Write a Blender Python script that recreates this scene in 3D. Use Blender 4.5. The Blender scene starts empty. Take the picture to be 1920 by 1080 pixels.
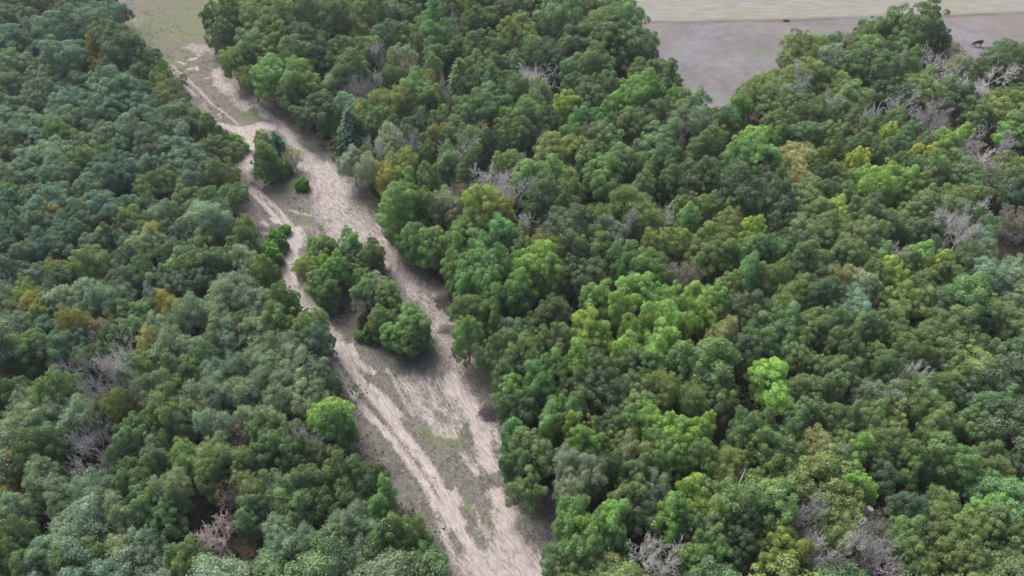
import bpy, bmesh, math, random
import numpy as np
from mathutils import Vector, Matrix
rad = math.radians
SC = bpy.context.scene
COL = SC.collection
random.seed(7)
RNG = np.random.default_rng(11)

# ------------------------------------------------------------------ camera
CAM_H, PITCH, FPX = 70.0, 45.0, 1297.0
cd = bpy.data.cameras.new('camera'); cam = bpy.data.objects.new('camera', cd); COL.objects.link(cam)
cd.sensor_width = 36.0; cd.lens = 36.0 * FPX / 1920.0
cd.clip_start = 0.5; cd.clip_end = 6000
cam.location = (0, 0, CAM_H); cam.rotation_euler = (rad(90 - PITCH), 0, 0)
SC.camera = cam
# ------------------------------------------------------------------ sky + sun (soft, overcast)
SUN_EL, SUN_AZ = 52.0, -35.0      # azimuth from +Y (away from camera), towards -X
w = bpy.data.worlds.new("World"); SC.world = w; w.use_nodes = True
nt = w.node_tree
bg = nt.nodes['Background']
sky = nt.nodes.new('ShaderNodeTexSky'); sky.sky_type = 'NISHITA'; sky.sun_disc = False
sky.sun_elevation = rad(SUN_EL); sky.sun_rotation = rad(SUN_AZ); sky.air_density = 1.0; sky.dust_density = 6.0; sky.ozone_density = 1.0
nt.links.new(sky.outputs[0], bg.inputs[0]); bg.inputs[1].default_value = 0.105
sl = bpy.data.lights.new('sun', 'SUN'); sl.energy = 2.0; sl.angle = rad(32); sl.color = (1.0, 0.965, 0.93)
so = bpy.data.objects.new('sun', sl); COL.objects.link(so)
sd = Vector((math.sin(rad(SUN_AZ)) * math.cos(rad(SUN_EL)), math.cos(rad(SUN_AZ)) * math.cos(rad(SUN_EL)), math.sin(rad(SUN_EL))))
so.rotation_euler = sd.to_track_quat('Z', 'Y').to_euler(); so.location = sd * 200
vs = SC.view_settings; vs.view_transform = 'Standard'; vs.look = 'None'; vs.gamma = 1.0
vs.exposure = 1.0
SC.cycles.max_bounces = 6; SC.cycles.diffuse_bounces = 3; SC.cycles.transmission_bounces = 3
SC.cycles.use_denoising = True

# ------------------------------------------------------------------ helpers
CS, SN = math.cos(rad(PITCH)), math.sin(rad(PITCH))
def unproj(px, py, z=0.0):
    u = (px - 960) / FPX; v = (540 - py) / FPX
    dx, dy, dz = u, CS + v * SN, -SN + v * CS
    t = (z - CAM_H) / dz
    return dx * t, dy * t, t          # t = depth along the optical axis
def proj(x, y, z):
    zz = z - CAM_H
    d = y * CS - zz * SN; up = y * SN + zz * CS
    return 960 + FPX * x / d, 540 - FPX * up / d, d
def tag(o, label=None, cat=None, group=None, kind=None):
    if label: o['label'] = label
    if cat: o['category'] = cat
    if group: o['group'] = group
    if kind: o['kind'] = kind
def np_mesh(name, V, nper, mats, attrs=None, smooth=False, polys=None):
    """V (n,3), every face nper consecutive verts unless polys (m,nper) is given"""
    me = bpy.data.meshes.new(name)
    V = np.asarray(V, dtype=np.float32)
    if polys is None: polys = np.arange(len(V), dtype=np.int32).reshape(-1, nper)
    polys = np.asarray(polys, dtype=np.int32); m = len(polys)
    me.vertices.add(len(V)); me.vertices.foreach_set('co', V.ravel())
    me.loops.add(m * nper); me.loops.foreach_set('vertex_index', polys.ravel())
    me.polygons.add(m); me.polygons.foreach_set('loop_start', np.arange(0, m * nper, nper, dtype=np.int32))
    try: me.polygons.foreach_set('loop_total', np.full(m, nper, dtype=np.int32))
    except Exception: pass
    me.update(calc_edges=True)
    if smooth: me.polygons.foreach_set('use_smooth', np.ones(m, dtype=bool))
    for k, (dom, arr) in (attrs or {}).items():
        a = me.attributes.new(k, 'FLOAT', dom); a.data.foreach_set('value', np.asarray(arr, dtype=np.float32))
    for mt in mats: me.materials.append(mt)
    return me
def unit(a): return a / (np.linalg.norm(a, axis=-1, keepdims=True) + 1e-9)
def tubes(segs, n=5):
    """segs (k,8): p0 p1 r0 r1 -> open frusta, returns V, polys"""
    S = np.asarray(segs, dtype=float); k = len(S)
    p0, p1, r0, r1 = S[:, :3], S[:, 3:6], S[:, 6], S[:, 7]
    d = unit(p1 - p0)
    ref = np.where(np.abs(d[:, 2:3]) < 0.9, np.array([[0, 0, 1.0]]), np.array([[1.0, 0, 0]]))
    a = unit(np.cross(d, ref)); b = np.cross(d, a)
    th = np.arange(n) * 2 * math.pi / n
    ring = a[:, None] * np.cos(th)[None, :, None] + b[:, None] * np.sin(th)[None, :, None]
    lo = p0[:, None] + ring * r0[:, None, None]; hi = p1[:, None] + ring * r1[:, None, None]
    V = np.concatenate([lo, hi], 1).reshape(-1, 3)
    base = (np.arange(k) * 2 * n)[:, None]
    i = np.arange(n); j = (i + 1) % n
    q = np.stack([i, j, j + n, i + n], 1)[None] + base[:, :, None]
    return V, q.reshape(-1, 4)
def cards(C, N, L, W, rng, droop=0.0):
    """diamond leaf sprays: centre, normal, length, width"""
    n = len(C); N = unit(N)
    R = rng.normal(size=(n, 3)); R[:, 2] -= droop
    T = unit(R - (R * N).sum(1, keepdims=True) * N); B = np.cross(N, T)
    L = L[:, None]; W = W[:, None]
    V = np.stack([C - T * L, C + B * W - N * W * 0.35, C + T * L, C - B * W - N * W * 0.35], 1)
    return V.reshape(-1, 3)
def hash2(ix, iy, s):
    h = (ix * 374761393 + iy * 668265263 + s * 974634777) & 0xffffffff
    h = ((h ^ (h >> 13)) * 1274126177) & 0xffffffff
    return ((h ^ (h >> 16)) & 0xffff) / 65535.0
def vnoise(x, y, s=0):
    ix = np.floor(x).astype(np.int64); iy = np.floor(y).astype(np.int64)
    fx = x - ix; fy = y - iy; fx = fx * fx * (3 - 2 * fx); fy = fy * fy * (3 - 2 * fy)
    return ((hash2(ix, iy, s) * (1 - fx) + hash2(ix + 1, iy, s) * fx) * (1 - fy)
            + (hash2(ix, iy + 1, s) * (1 - fx) + hash2(ix + 1, iy + 1, s) * fx) * fy)
def fbm(x, y, s=0, o=4):
    r = 0; a = 0.5
    for k in range(o): r = r + a * vnoise(x * 2 ** k, y * 2 ** k, s + k); a *= 0.5
    return r / (1 - 0.5 ** o)
def inpoly(px, py, poly):
    px = np.asarray(px, float); py = np.asarray(py, float); ins = np.zeros(px.shape, bool)
    n = len(poly)
    for i in range(n):
        x0, y0 = poly[i]; x1, y1 = poly[(i + 1) % n]
        if y0 == y1: continue
        c = ((y0 > py) != (y1 > py)) & (px < (x1 - x0) * (py - y0) / (y1 - y0) + x0)
        ins ^= c
    return ins
def polydist(px, py, poly, closed=True):
    d = np.full(np.shape(px), 1e9)
    n = len(poly)
    for i in range(n if closed else n - 1):
        x0, y0 = poly[i]; x1, y1 = poly[(i + 1) % n]
        dx, dy = x1 - x0, y1 - y0; L = dx * dx + dy * dy + 1e-9
        t = np.clip(((px - x0) * dx + (py - y0) * dy) / L, 0, 1)
        d = np.minimum(d, np.hypot(px - x0 - t * dx, py - y0 - t * dy))
    return d
def sdist(px, py, poly):      # positive inside
    d = polydist(px, py, poly); return np.where(inpoly(px, py, poly), d, -d)

# ------------------------------------------------------------------ materials
def mat(name):
    m = bpy.data.materials.new(name); m.use_nodes = True
    return m, m.node_tree, m.node_tree.nodes['Principled BSDF']
def nd(t, ty, **k):
    n = t.nodes.new(ty)
    for a, b in k.items(): setattr(n, a, b)
    return n
def mixc(t, a, b, fac, mode='MIX'):
    n = nd(t, 'ShaderNodeMix', data_type='RGBA', blend_type=mode)
    for sock, v in ((n.inputs[0], fac), (n.inputs[6], a), (n.inputs[7], b)):
        if hasattr(v, 'links'): t.links.new(v, sock)
        elif isinstance(v, (int, float)): sock.default_value = v
        else: sock.default_value = (*v, 1)
    return n.outputs[2]
def mth(t, op, a, b=None, c=None, clamp=False):
    n = nd(t, 'ShaderNodeMath', operation=op, use_clamp=clamp)
    for i, v in enumerate((a, b, c)):
        if v is None: continue
        if hasattr(v, 'links'): t.links.new(v, n.inputs[i])
        else: n.inputs[i].default_value = v
    return n.outputs[0]
def attr(t, name): return nd(t, 'ShaderNodeAttribute', attribute_name=name).outputs['Fac']
def noise(t, vec, scale, detail=4, rough=0.55):
    n = nd(t, 'ShaderNodeTexNoise'); n.inputs['Scale'].default_value = scale
    n.inputs['Detail'].default_value = detail; n.inputs['Roughness'].default_value = rough
    if vec is not None: t.links.new(vec, n.inputs['Vector'])
    return n.outputs['Fac']
def sstep(t, v, lo, hi):
    n = nd(t, 'ShaderNodeMapRange', interpolation_type='SMOOTHSTEP'); t.links.new(v, n.inputs[0])
    n.inputs[1].default_value = lo; n.inputs[2].default_value = hi; return n.outputs[0]

def leaf_material(name, transl=0.42, varia=0.55):
    m, t, p = mat(name)
    oi = nd(t, 'ShaderNodeObjectInfo'); ia = nd(t, 'ShaderNodeAttribute', attribute_name='tcol', attribute_type='INSTANCER')
    base = mixc(t, oi.outputs['Color'], ia.outputs['Color'], ia.outputs['Alpha']); tint = attr(t, 'tint'); hue = attr(t, 'hue')
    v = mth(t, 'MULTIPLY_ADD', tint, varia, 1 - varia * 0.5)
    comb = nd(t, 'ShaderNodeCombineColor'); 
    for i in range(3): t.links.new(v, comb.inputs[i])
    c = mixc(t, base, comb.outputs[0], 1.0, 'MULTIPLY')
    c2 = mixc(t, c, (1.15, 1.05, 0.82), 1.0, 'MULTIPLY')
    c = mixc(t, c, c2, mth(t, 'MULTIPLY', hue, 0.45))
    c = mixc(t, c, (2.5, 2.42, 2.75), 1.0, 'MULTIPLY')      # reflected plus transmitted share
    t.links.new(c, p.inputs['Base Color'])
    p.inputs['Roughness'].default_value = 0.6; p.inputs['Specular IOR Level'].default_value = 0.25
    tr = nd(t, 'ShaderNodeBsdfTranslucent'); t.links.new(mixc(t, c, (1.1, 1.2, 0.6), 1.0, 'MULTIPLY'), tr.inputs[0])
    mx = nd(t, 'ShaderNodeMixShader'); mx.inputs[0].default_value = transl
    t.links.new(p.outputs[0], mx.inputs[1]); t.links.new(tr.outputs[0], mx.inputs[2])
    t.links.new(mx.outputs[0], t.nodes['Material Output'].inputs[0])
    return m
LEAF = leaf_material('leaf')
def bark_material(name, a, b, rough=0.9):
    m, t, p = mat(name); g = nd(t, 'ShaderNodeTexCoord').outputs['Object']
    t.links.new(mixc(t, a, b, noise(t, g, 3.0, 6, 0.7)), p.inputs['Base Color']); p.inputs['Roughness'].default_value = rough
    p.inputs['Specular IOR Level'].default_value = 0.105
    return m
BARK = bark_material('bark', (0.06, 0.05, 0.042), (0.14, 0.12, 0.105))
DEAD = bark_material('bleached_wood', (0.38, 0.37, 0.36), (0.62, 0.605, 0.585))
DEADP = bark_material('pinkish_dead_wood', (0.42, 0.34, 0.33), (0.62, 0.52, 0.50))
DEADD = bark_material('grey_dead_wood', (0.24, 0.22, 0.225), (0.42, 0.40, 0.40))
STICK = bark_material('fallen_sticks', (0.16, 0.125, 0.12), (0.36, 0.32, 0.31))
COWM = bark_material('cow_hide', (0.035, 0.022, 0.015), (0.07, 0.045, 0.03), 0.7)
#@@GROUND
# ------------------------------------------------------------------ ground: one sheet, painted by its own soil
CLEAR = [(200,-40),(200,0),(255,60),(290,100),(315,140),(335,165),(360,205),(362,228),(400,250),(430,256),(455,262),(452,290),(425,312),(440,335),(452,370),(458,410),(475,440),(505,470),(524,505),(522,545),(555,575),(592,612),(612,650),(630,690),(655,722),(672,760),(664,800),(655,845),(700,880),(740,925),(772,955),(800,985),(825,1015),(846,1080),(860,1130),
 (1040,1130),(1038,1080),(1064,1010),(1050,940),(1005,935),(978,925),(962,870),(946,800),(935,745),(925,700),(905,670),(885,650),(860,625),(868,580),(862,560),(830,542),(800,530),(772,492),(745,450),(722,432),(715,410),(705,380),(690,355),(655,330),(630,300),(600,265),(560,240),(520,210),(490,190),(470,170),(450,150),(440,130),(415,110),(405,80),(392,60),(402,30),(425,0),(430,-40)]
FIELD = [(1150,-40),(1170,0),(1195,40),(1222,60),(1222,90),(1240,110),(1270,150),(1280,180),(1320,210),(1355,212),(1375,190),(1420,155),(1460,140),(1465,110),(1500,85),(1560,75),(1600,60),(1660,48),(1715,28),(1745,30),(1765,60),(1800,80),(1830,130),(1840,100),(1870,82),(1960,95),(1960,-40)]
W = lambda pts: [unproj(x, y)[:2] for x, y in pts]
CLEARW, FIELDW = W(CLEAR), W(FIELD)
# bare sand: (pixel points on the photo's ground, half width in metres, strength)
STROKES = [
 ([(620,670),(650,720),(680,765),(715,800),(747,838),(768,867),(787,893),(803,920),(820,945)],0.45,1.0),
 ([(620,642),(640,665),(655,683),(673,712),(697,743),(722,767),(738,790),(763,822),(783,847),(803,875),(823,907),(838,932),(853,967),(863,993),(875,1013),(890,1043),(905,1075)],0.6,1.0),
 ([(693,723),(713,740),(730,757),(747,778)],0.5,0.95),
 ([(835,940),(845,960),(855,980)],1.0,1.0),
 ([(822,983),(832,1003),(842,1027),(850,1050)],0.45,0.85),
 ([(805,940),(812,955),(818,972)],0.18,0.8),
 ([(933,933),(943,950),(952,975),(960,1000),(970,1020),(980,1080)],1.1,1.0),
 ([(890,1060),(930,1045),(980,1050),(1030,1075)],1.9,0.78),
 ([(900,1100),(960,1080),(1020,1090)],2.2,0.85),
 ([(940,1020),(925,1050),(915,1080)],1.3,0.8),
 ([(1000,965),(1015,1000),(1030,1040)],1.6,0.55),
 ([(905,990),(925,1010),(940,1040)],0.9,0.55),
 ([(847,715),(863,740),(877,757),(888,773),(897,790),(905,815),(913,850),(918,873)],0.95,0.95),
 ([(850,700),(870,730),(893,765),(915,800),(928,818),(935,822)],0.8,0.8),
 ([(657,647),(667,673),(680,687),(700,697)],0.5,0.85),
 ([(755,710),(772,733),(788,760),(805,783),(822,807),(850,812)],0.75,0.72),
 ([(725,690),(740,715),(755,745),(775,775)],0.35,0.7),
 ([(775,700),(800,730),(825,765),(850,800)],0.9,0.62),
 ([(867,850),(883,870),(895,885)],0.5,0.7),
 ([(800,715),(830,720),(850,740),(862,775)],1.1,0.6),
 ([(853,915),(858,930),(866,943)],0.28,0.95),([(849,932),(860,943)],0.28,0.9),
 ([(886,945),(893,958),(900,985)],0.22,0.75),([(922,955),(926,975),(934,1000)],0.28,0.7),
 ([(933,838),(945,875),(957,915),(968,945),(985,975)],0.09,0.75),
 ([(652,795),(650,812),(660,835)],0.45,0.5),
 ([(640,745),(655,762),(680,780)],0.15,0.7),
 ([(547,430),(553,453),(550,478),(545,497),(543,515),(545,535),(555,552),(572,573),(592,593),(610,613),(627,635),(640,660)],1.15,1.0),
 ([(518,540),(535,545),(550,552)],0.5,0.75),
 ([(540,428),(520,410),(495,383),(477,365),(467,355)],0.42,0.9),
 ([(550,427),(533,407),(517,387),(500,372),(483,358),(470,350)],0.42,0.85),
 ([(462,353),(457,340),(455,330),(458,320),(467,302),(468,283),(471,267),(473,252),(474,240)],0.95,1.0),
 ([(455,335),(459,318),(465,306)],1.5,0.9),
 ([(392,235),(425,238),(450,243),(468,248),(488,236),(505,238)],1.1,0.95),
 ([(495,236),(520,240),(540,246),(560,255)],0.8,0.6),
 ([(288,103),(327,137),(347,160),(367,180)],0.3,0.75),
 ([(320,122),(347,143),(372,167),(393,190),(413,205),(430,218),(445,232)],0.35,0.75),
 ([(378,192),(385,205),(398,215)],0.7,0.45),([(408,213),(415,218),(408,222)],0.4,0.6),
 ([(367,222),(385,226),(400,222)],0.7,0.55),
 ([(217,-5),(230,10),(247,33),(255,46)],0.6,0.5),([(260,35),(252,50)],1.6,0.35),
 ([(360,88),(382,90),(402,96)],1.9,0.62),([(357,87),(364,97),(375,103)],0.6,0.6),
 ([(356,110),(366,108)],0.55,0.95),([(334,115),(345,119)],0.35,0.9),([(355,128),(362,128)],0.5,0.9),([(368,125),(370,130)],0.4,0.9),([(385,147),(390,145)],0.5,0.7),
 ([(405,131),(410,150),(422,163),(438,177),(446,188),(460,200)],1.3,0.72),
 ([(418,140),(432,160),(446,172)],1.6,0.5),
 ([(478,198),(495,210),(513,223),(533,237),(545,252),(553,267),(567,283),(582,297)],0.95,0.85),
 ([(538,250),(550,275),(566,295)],0.5,0.6),
 ([(575,300),(600,320),(625,350),(640,380)],2.6,0.78),
 ([(600,330),(620,370),(640,410),(665,440)],3.0,0.72),
 ([(590,385),(605,405),(625,430),(650,455)],1.2,0.6),
 ([(650,370),(670,400),(700,440),(730,480)],2.2,0.62),
 ([(700,450),(730,490),(760,530),(790,560)],1.5,0.66),
 ([(745,500),(790,545),(830,590),(850,640)],1.7,0.55),
 ([(820,600),(838,640),(860,680),(880,710)],1.7,0.6),
 ([(832,680),(850,705),(880,740)],1.2,0.55),
 ([(560,440),(575,430),(590,440)],1.0,0.5),
 ([(545,393),(562,399),(580,402)],0.35,0.7),([(492,415),(500,422)],0.4,0.9),([(478,437),(500,437)],0.4,0.7),([(485,447),(505,440)],0.25,0.6),([(508,408),(517,416)],0.3,0.9),
 ([(665,425),(685,445),(700,470)],0.8,0.5),([(600,590),(612,598)],0.9,0.55),([(628,590),(640,598)],0.8,0.55),
 ([(560,350),(575,330)],0.8,0.5),
]
GREENP = [((828,815),2.2),((850,822),1.6),((805,810),1.3),((880,948),1.1),((925,965),1.0),((915,985),1.0),((988,965),1.3),((985,975),0.9),((620,255),2.5),((600,270),2.2),((640,285),1.6),((640,330),1.5),
          ((690,378),1.6),((535,350),2.6),((405,45),13.0),((370,20),15.0),((340,60),10.0),((290,40),9.0),((330,120),5.0),((575,400),2.0),((560,425),1.6),((500,250),2.0),((465,215),2.5)]
fx = np.concatenate([-np.geomspace(2600, 100, 16), np.arange(-96, 26, 0.36), np.arange(26.5, 150, 1.5), np.geomspace(152, 2600, 14)])
fy = np.concatenate([-np.geomspace(600, 8, 8), np.arange(0, 18, 3.0), np.arange(19, 172, 0.36), np.arange(172.5, 240, 2.0), np.geomspace(245, 4000, 14)])
GX, GY = np.meshgrid(fx, fy); nx, ny = len(fx), len(fy)
def ground_fields(X, Y):
    wx = X + (fbm(X * 0.5, Y * 0.5, 3) - 0.5) * 2.4; wy = Y + (fbm(X * 0.5, Y * 0.5, 9) - 0.5) * 2.4
    wx2 = X + (fbm(X * 1.1, Y * 1.1, 23) - 0.5) * 0.9; wy2 = Y + (fbm(X * 1.1, Y * 1.1, 29) - 0.5) * 0.9
    sand = np.zeros(X.shape)
    for pts, hw, s in STROKES:
        P = W(pts)
        ax, ay = (wx, wy) if hw > 0.8 else (X * .6 + wx2 * .4, Y * .6 + wy2 * .4)
        if hw < 0.3: ax, ay = X, Y
        xs = [p[0] for p in P]; ys = [p[1] for p in P]; m = hw * 2 + 3
        sel = (X > min(xs) - m) & (X < max(xs) + m) & (Y > min(ys) - m) & (Y < max(ys) + m)
        if not sel.any(): continue
        d = polydist(ax[sel], ay[sel], P, closed=False)
        f = s * np.clip(1.55 - d / hw * .95, 0, 1)
        sand[sel] = np.maximum(sand[sel], f)
    sc = sdist(wx, wy, CLEARW); sf = sdist(wx, wy, FIELDW)
    clear = np.clip(sc / 2.2 + 0.9, 0, 1)
    field = np.clip(sf / 3.0 + 0.9, 0, 1); field[Y > 190] = 1
    green = np.zeros(X.shape)
    for (x, y), r in GREENP:
        gx, gy, _ = unproj(x, y); d = np.hypot(wx - gx, wy - gy)
        green = np.maximum(green, np.clip(1.3 - d / r, 0, 1))
    bx, by, _ = unproj(1180, 42); cx, cy, _ = unproj(1920, 22)
    line = by + (X - bx) * (cy - by) / (cx - bx)
    far = np.clip((Y + (fbm(X * .1, Y * .4, 5) - .5) * 1.5 - line) / 3.0 + 0.5, 0, 1)
    hedge = np.clip(1.3 - np.abs(Y - line + 0.6 + (vnoise(X * .15, Y * 0, 8) - .5) * 1.6) / 0.9, 0, 1) * (0.35 + 0.65 * vnoise(X * .35, Y * .3, 4))
    return sand * np.clip(clear * 1.5, 0, 1), clear, field, green, far, hedge
sand, clearA, fieldA, greenA, farA, hedgeA = ground_fields(GX, GY)
GZ = -0.10 * np.clip(sand - 0.6, 0, 1) + (fbm(GX * 0.25, GY * 0.25, 2) - 0.5) * 0.35 * np.clip(clearA + 0.3, 0, 1) + (fbm(GX * 1.5, GY * 1.5, 12) - 0.5) * 0.07
GZ -= 0.12
idx = np.arange(nx * ny).reshape(ny, nx)
gp = np.stack([idx[:-1, :-1], idx[:-1, 1:], idx[1:, 1:], idx[1:, :-1]], -1).reshape(-1, 4)
gm, t, p = mat('ground_soil')
geo = nd(t, 'ShaderNodeNewGeometry').outputs['Position']
mp = nd(t, 'ShaderNodeMapping'); mp.inputs['Rotation'].default_value = (0, 0, rad(-33.8)); mp.inputs['Scale'].default_value = (1, 1, 1)
t.links.new(geo, mp.inputs[0])
st = nd(t, 'ShaderNodeVectorMath', operation='MULTIPLY'); t.links.new(mp.outputs[0], st.inputs[0]); st.inputs[1].default_value = (4.2, 0.7, 1)
hz = nd(t, 'ShaderNodeVectorMath', operation='MULTIPLY'); t.links.new(geo, hz.inputs[0]); hz.inputs[1].default_value = (0.25, 1.3, 1)
n_st = noise(t, st.outputs[0], 1.0, 6, 0.65); n_st2 = noise(t, st.outputs[0], 0.2, 5, 0.65)
n_f = noise(t, geo, 3.2, 6, 0.7); n_m = noise(t, geo, 0.5, 5, 0.6); n_l = noise(t, geo, 0.09, 4, 0.6); n_h = noise(t, hz.outputs[0], 0.8, 5, 0.65)
SA = mth(t, 'ADD', attr(t, 'sand'), mth(t, 'MULTIPLY', mth(t, 'SUBTRACT', n_st, 0.5), 0.85))
SA = mth(t, 'ADD', SA, mth(t, 'MULTIPLY', mth(t, 'SUBTRACT', n_f, 0.5), 1.1))
sandf = sstep(t, SA, 0.24, 1.0)
grass = mixc(t, (0.094, 0.089, 0.079), (0.195, 0.182, 0.175), sstep(t, n_f, 0.35, 0.68))
grass = mixc(t, grass, (0.095, 0.108, 0.06), mth(t, 'MULTIPLY', sstep(t, n_m, 0.5, 0.68), 0.6))
grass = mixc(t, grass, (0.155, 0.128, 0.124), mth(t, 'MULTIPLY', sstep(t, n_st2, 0.5, 0.7), 0.5))
gg = mth(t, 'MULTIPLY', attr(t, 'green'), sstep(t, mth(t, 'ADD', n_m, mth(t, 'MULTIPLY', n_f, 0.3)), 0.42, 0.7))
grass = mixc(t, grass, mixc(t, (0.10, 0.122, 0.058), (0.165, 0.185, 0.10), n_h), mth(t, 'MULTIPLY', gg, 0.8))
sandc = mixc(t, (0.28, 0.247, 0.236), (0.415, 0.374, 0.362), sstep(t, n_st, 0.3, 0.7))
sandc = mixc(t, sandc, (0.195, 0.163, 0.158), mth(t, 'MULTIPLY', sstep(t, n_f, 0.55, 0.75), 0.6))
c = mixc(t, grass, sandc, sandf)
litter = mixc(t, (0.035, 0.028, 0.022), (0.12, 0.095, 0.08), sstep(t, n_f, 0.35, 0.75))
c = mixc(t, litter, c, sstep(t, mth(t, 'ADD', attr(t, 'clear'), mth(t, 'MULTIPLY', mth(t, 'SUBTRACT', n_m, 0.5), 0.9)), 0.3, 0.75))
fnear = mixc(t, (0.125, 0.123, 0.13), (0.195, 0.191, 0.202), sstep(t, mth(t, 'MULTIPLY_ADD', n_l, 0.55, mth(t, 'MULTIPLY', n_m, 0.45)), 0.32, 0.68))
fnear = mixc(t, fnear, (0.195, 0.155, 0.135), mth(t, 'MULTIPLY', sstep(t, noise(t, geo, 0.035, 3), 0.5, 0.65), 0.5))
fnear = mixc(t, fnear, (0.115, 0.13, 0.09), mth(t, 'MULTIPLY', sstep(t, noise(t, geo, 0.05, 4), 0.52, 0.7), 0.7))
ffar = mixc(t, (0.185, 0.182, 0.16), (0.25, 0.243, 0.222), sstep(t, n_h, 0.3, 0.7))
ffar = mixc(t, ffar, (0.19, 0.20, 0.115), mth(t, 'MULTIPLY', sstep(t, n_l, 0.5, 0.7), 0.5))
ff = mixc(t, fnear, ffar, attr(t, 'far'))
ff = mixc(t, ff, (0.075, 0.08, 0.05), mth(t, 'MULTIPLY', attr(t, 'hedge'), 0.75))
ff = mixc(t, ff, (0.09, 0.08, 0.065), mth(t, 'MULTIPLY', sstep(t, n_f, 0.6, 0.75), 0.3))
c = mixc(t, c, ff, attr(t, 'field'))
t.links.new(c, p.inputs['Base Color']); p.inputs['Roughness'].default_value = 0.95; p.inputs['Specular IOR Level'].default_value = 0.1
bp = nd(t, 'ShaderNodeBump'); bp.inputs['Strength'].default_value = 1.0; bp.inputs['Distance'].default_value = 0.12
t.links.new(mth(t, 'ADD', n_f, n_st), bp.inputs['Height']); t.links.new(bp.outputs[0], p.inputs['Normal'])
gme = np_mesh('ground', np.stack([GX, GY, GZ], -1).reshape(-1, 3), 4, [gm], smooth=True, polys=gp,
    attrs={'sand': ('POINT', sand.ravel()), 'clear': ('POINT', clearA.ravel()), 'field': ('POINT', fieldA.ravel()),
           'green': ('POINT', greenA.ravel()), 'far': ('POINT', farA.ravel()), 'hedge': ('POINT', hedgeA.ravel())})
go = bpy.data.objects.new('ground', gme); COL.objects.link(go); tag(go, kind='structure')

#@@PROTOS
# ------------------------------------------------------------------ tree kinds (unit: crown radius about 4 m, top about 9.5 m)
def branchy(rng, base, top, r0, n_limb, reach, lean=0.0):
    segs = []; p = np.array(base, float); pts = [p.copy()]
    n = 5
    for i in range(n):
        p = p + np.array([rng.normal(0, .18) + lean, rng.normal(0, .18), (top - base[2]) / n]); pts.append(p.copy())
    for i in range(n):
        segs.append([*pts[i], *pts[i + 1], r0 * (1 - .16 * i), r0 * (1 - .16 * (i + 1))])
    for k in range(n_limb):
        i = rng.integers(2, n + 1); a = rng.uniform(0, 6.283); q = pts[i].copy(); r = r0 * 0.42
        dirv = unit(np.array([math.cos(a), math.sin(a), rng.uniform(0.35, 0.9)])); L = reach * rng.uniform(0.6, 1.0) / 4
        for j in range(4):
            dirv = unit(dirv + rng.normal(0, .22, 3) + np.array([0, 0, .03])); q2 = q + dirv * L
            segs.append([*q, *q2, r * (1 - .2 * j), r * (1 - .2 * (j + 1))]); q = q2
    return segs
def crown_mesh(name, seed, rx=3.1, rz=2.5, zc=6.1, zlo=-0.55, lobe=(0.75, 1.25), gap=1.05, cpl=150, leaf=(0.08, 0.17), jitter=0.45, rough=0.35, spiky=0.0, sparse=1.0, second=0.5):
    rng = np.random.default_rng(seed); lob = []
    ph = rng.uniform(0, 6.28, 6); am = rng.uniform(0.4, 1, 6) * rough
    for shell, g in ((1.0, gap), (0.62, gap * 1.25)):
        tries = 900 if shell == 1.0 else 300
        for _ in range(tries):
            d = rng.normal(size=3); d /= np.linalg.norm(d)
            if d[2] < zlo: continue
            a = math.atan2(d[1], d[0])
            k = shell * (1 + am[0] * .5 * math.sin(2 * a + ph[0]) + am[1] * .4 * math.sin(3 * a + ph[1]) + am[2] * .35 * math.sin(5 * a + ph[2] + 3 * d[2]) + am[3] * .3 * math.sin(4 * d[2] + ph[3] + a))
            k *= 1 + rng.uniform(-.24, .22)
            c = np.array([d[0] * rx * k, d[1] * rx * k, zc + d[2] * rz * k])
            if all(np.sum((c - l[0]) ** 2) > g * g for l in lob): lob.append((c, d))
    sk = rng.uniform(-.12, .12, 2); bulge = rng.uniform(0, 6.28)      # lopsided growth, one emergent side
    for c, d in lob:
        c[0] += sk[0] * (c[2] - zc); c[1] += sk[1] * (c[2] - zc); c[2] += .55 * math.cos(math.atan2(d[1], d[0]) - bulge) * math.hypot(d[0], d[1])
    if sparse < 1: lob = [l for l in lob if rng.random() < sparse]
    Cs, Ns, T, H = [], [], [], []
    for c, d in lob:
        r = rng.uniform(*lobe); n = int(cpl * (r / 1.0) ** 2)
        v = unit(rng.normal(size=(n, 3)) + (d + np.array([0, 0, .5])) * 0.75)
        rr = r * rng.uniform(0.72, 1.08, (n, 1)); s = np.array([1, 1, .78])
        # sub-lumps of foliage on every lobe
        lum = np.sin(v[:, 0:1] * 7 + c[0] * 5) * np.sin(v[:, 1:2] * 7 + c[1] * 5) * np.sin(v[:, 2:3] * 6 + c[2] * 3)
        rr = rr * (1 + 0.22 * lum)
        if spiky: rr = rr * (1 + spiky * (rng.random((n, 1)) ** 3))
        Cs.append(c + v * rr * s); Ns.append(v * s + rng.normal(0, jitter, (n, 3)))
        T.append(np.clip(rng.normal(.5, .2) + rng.normal(0, .13, n) + 0.25 * lum[:, 0], 0, 1)); H.append(np.full(n, np.clip(rng.normal(.3, .25), 0, 1)))
    C = np.concatenate(Cs); N = np.concatenate(Ns); n = len(C)
    V = cards(C, N, rng.uniform(leaf[0], leaf[1], n) * 1.15, rng.uniform(leaf[0], leaf[1], n) * .62, rng, 0.6)
    return np_mesh(name, V, 4, [LEAF], {'tint': ('FACE', np.concatenate(T)), 'hue': ('FACE', np.concatenate(H))})
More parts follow.
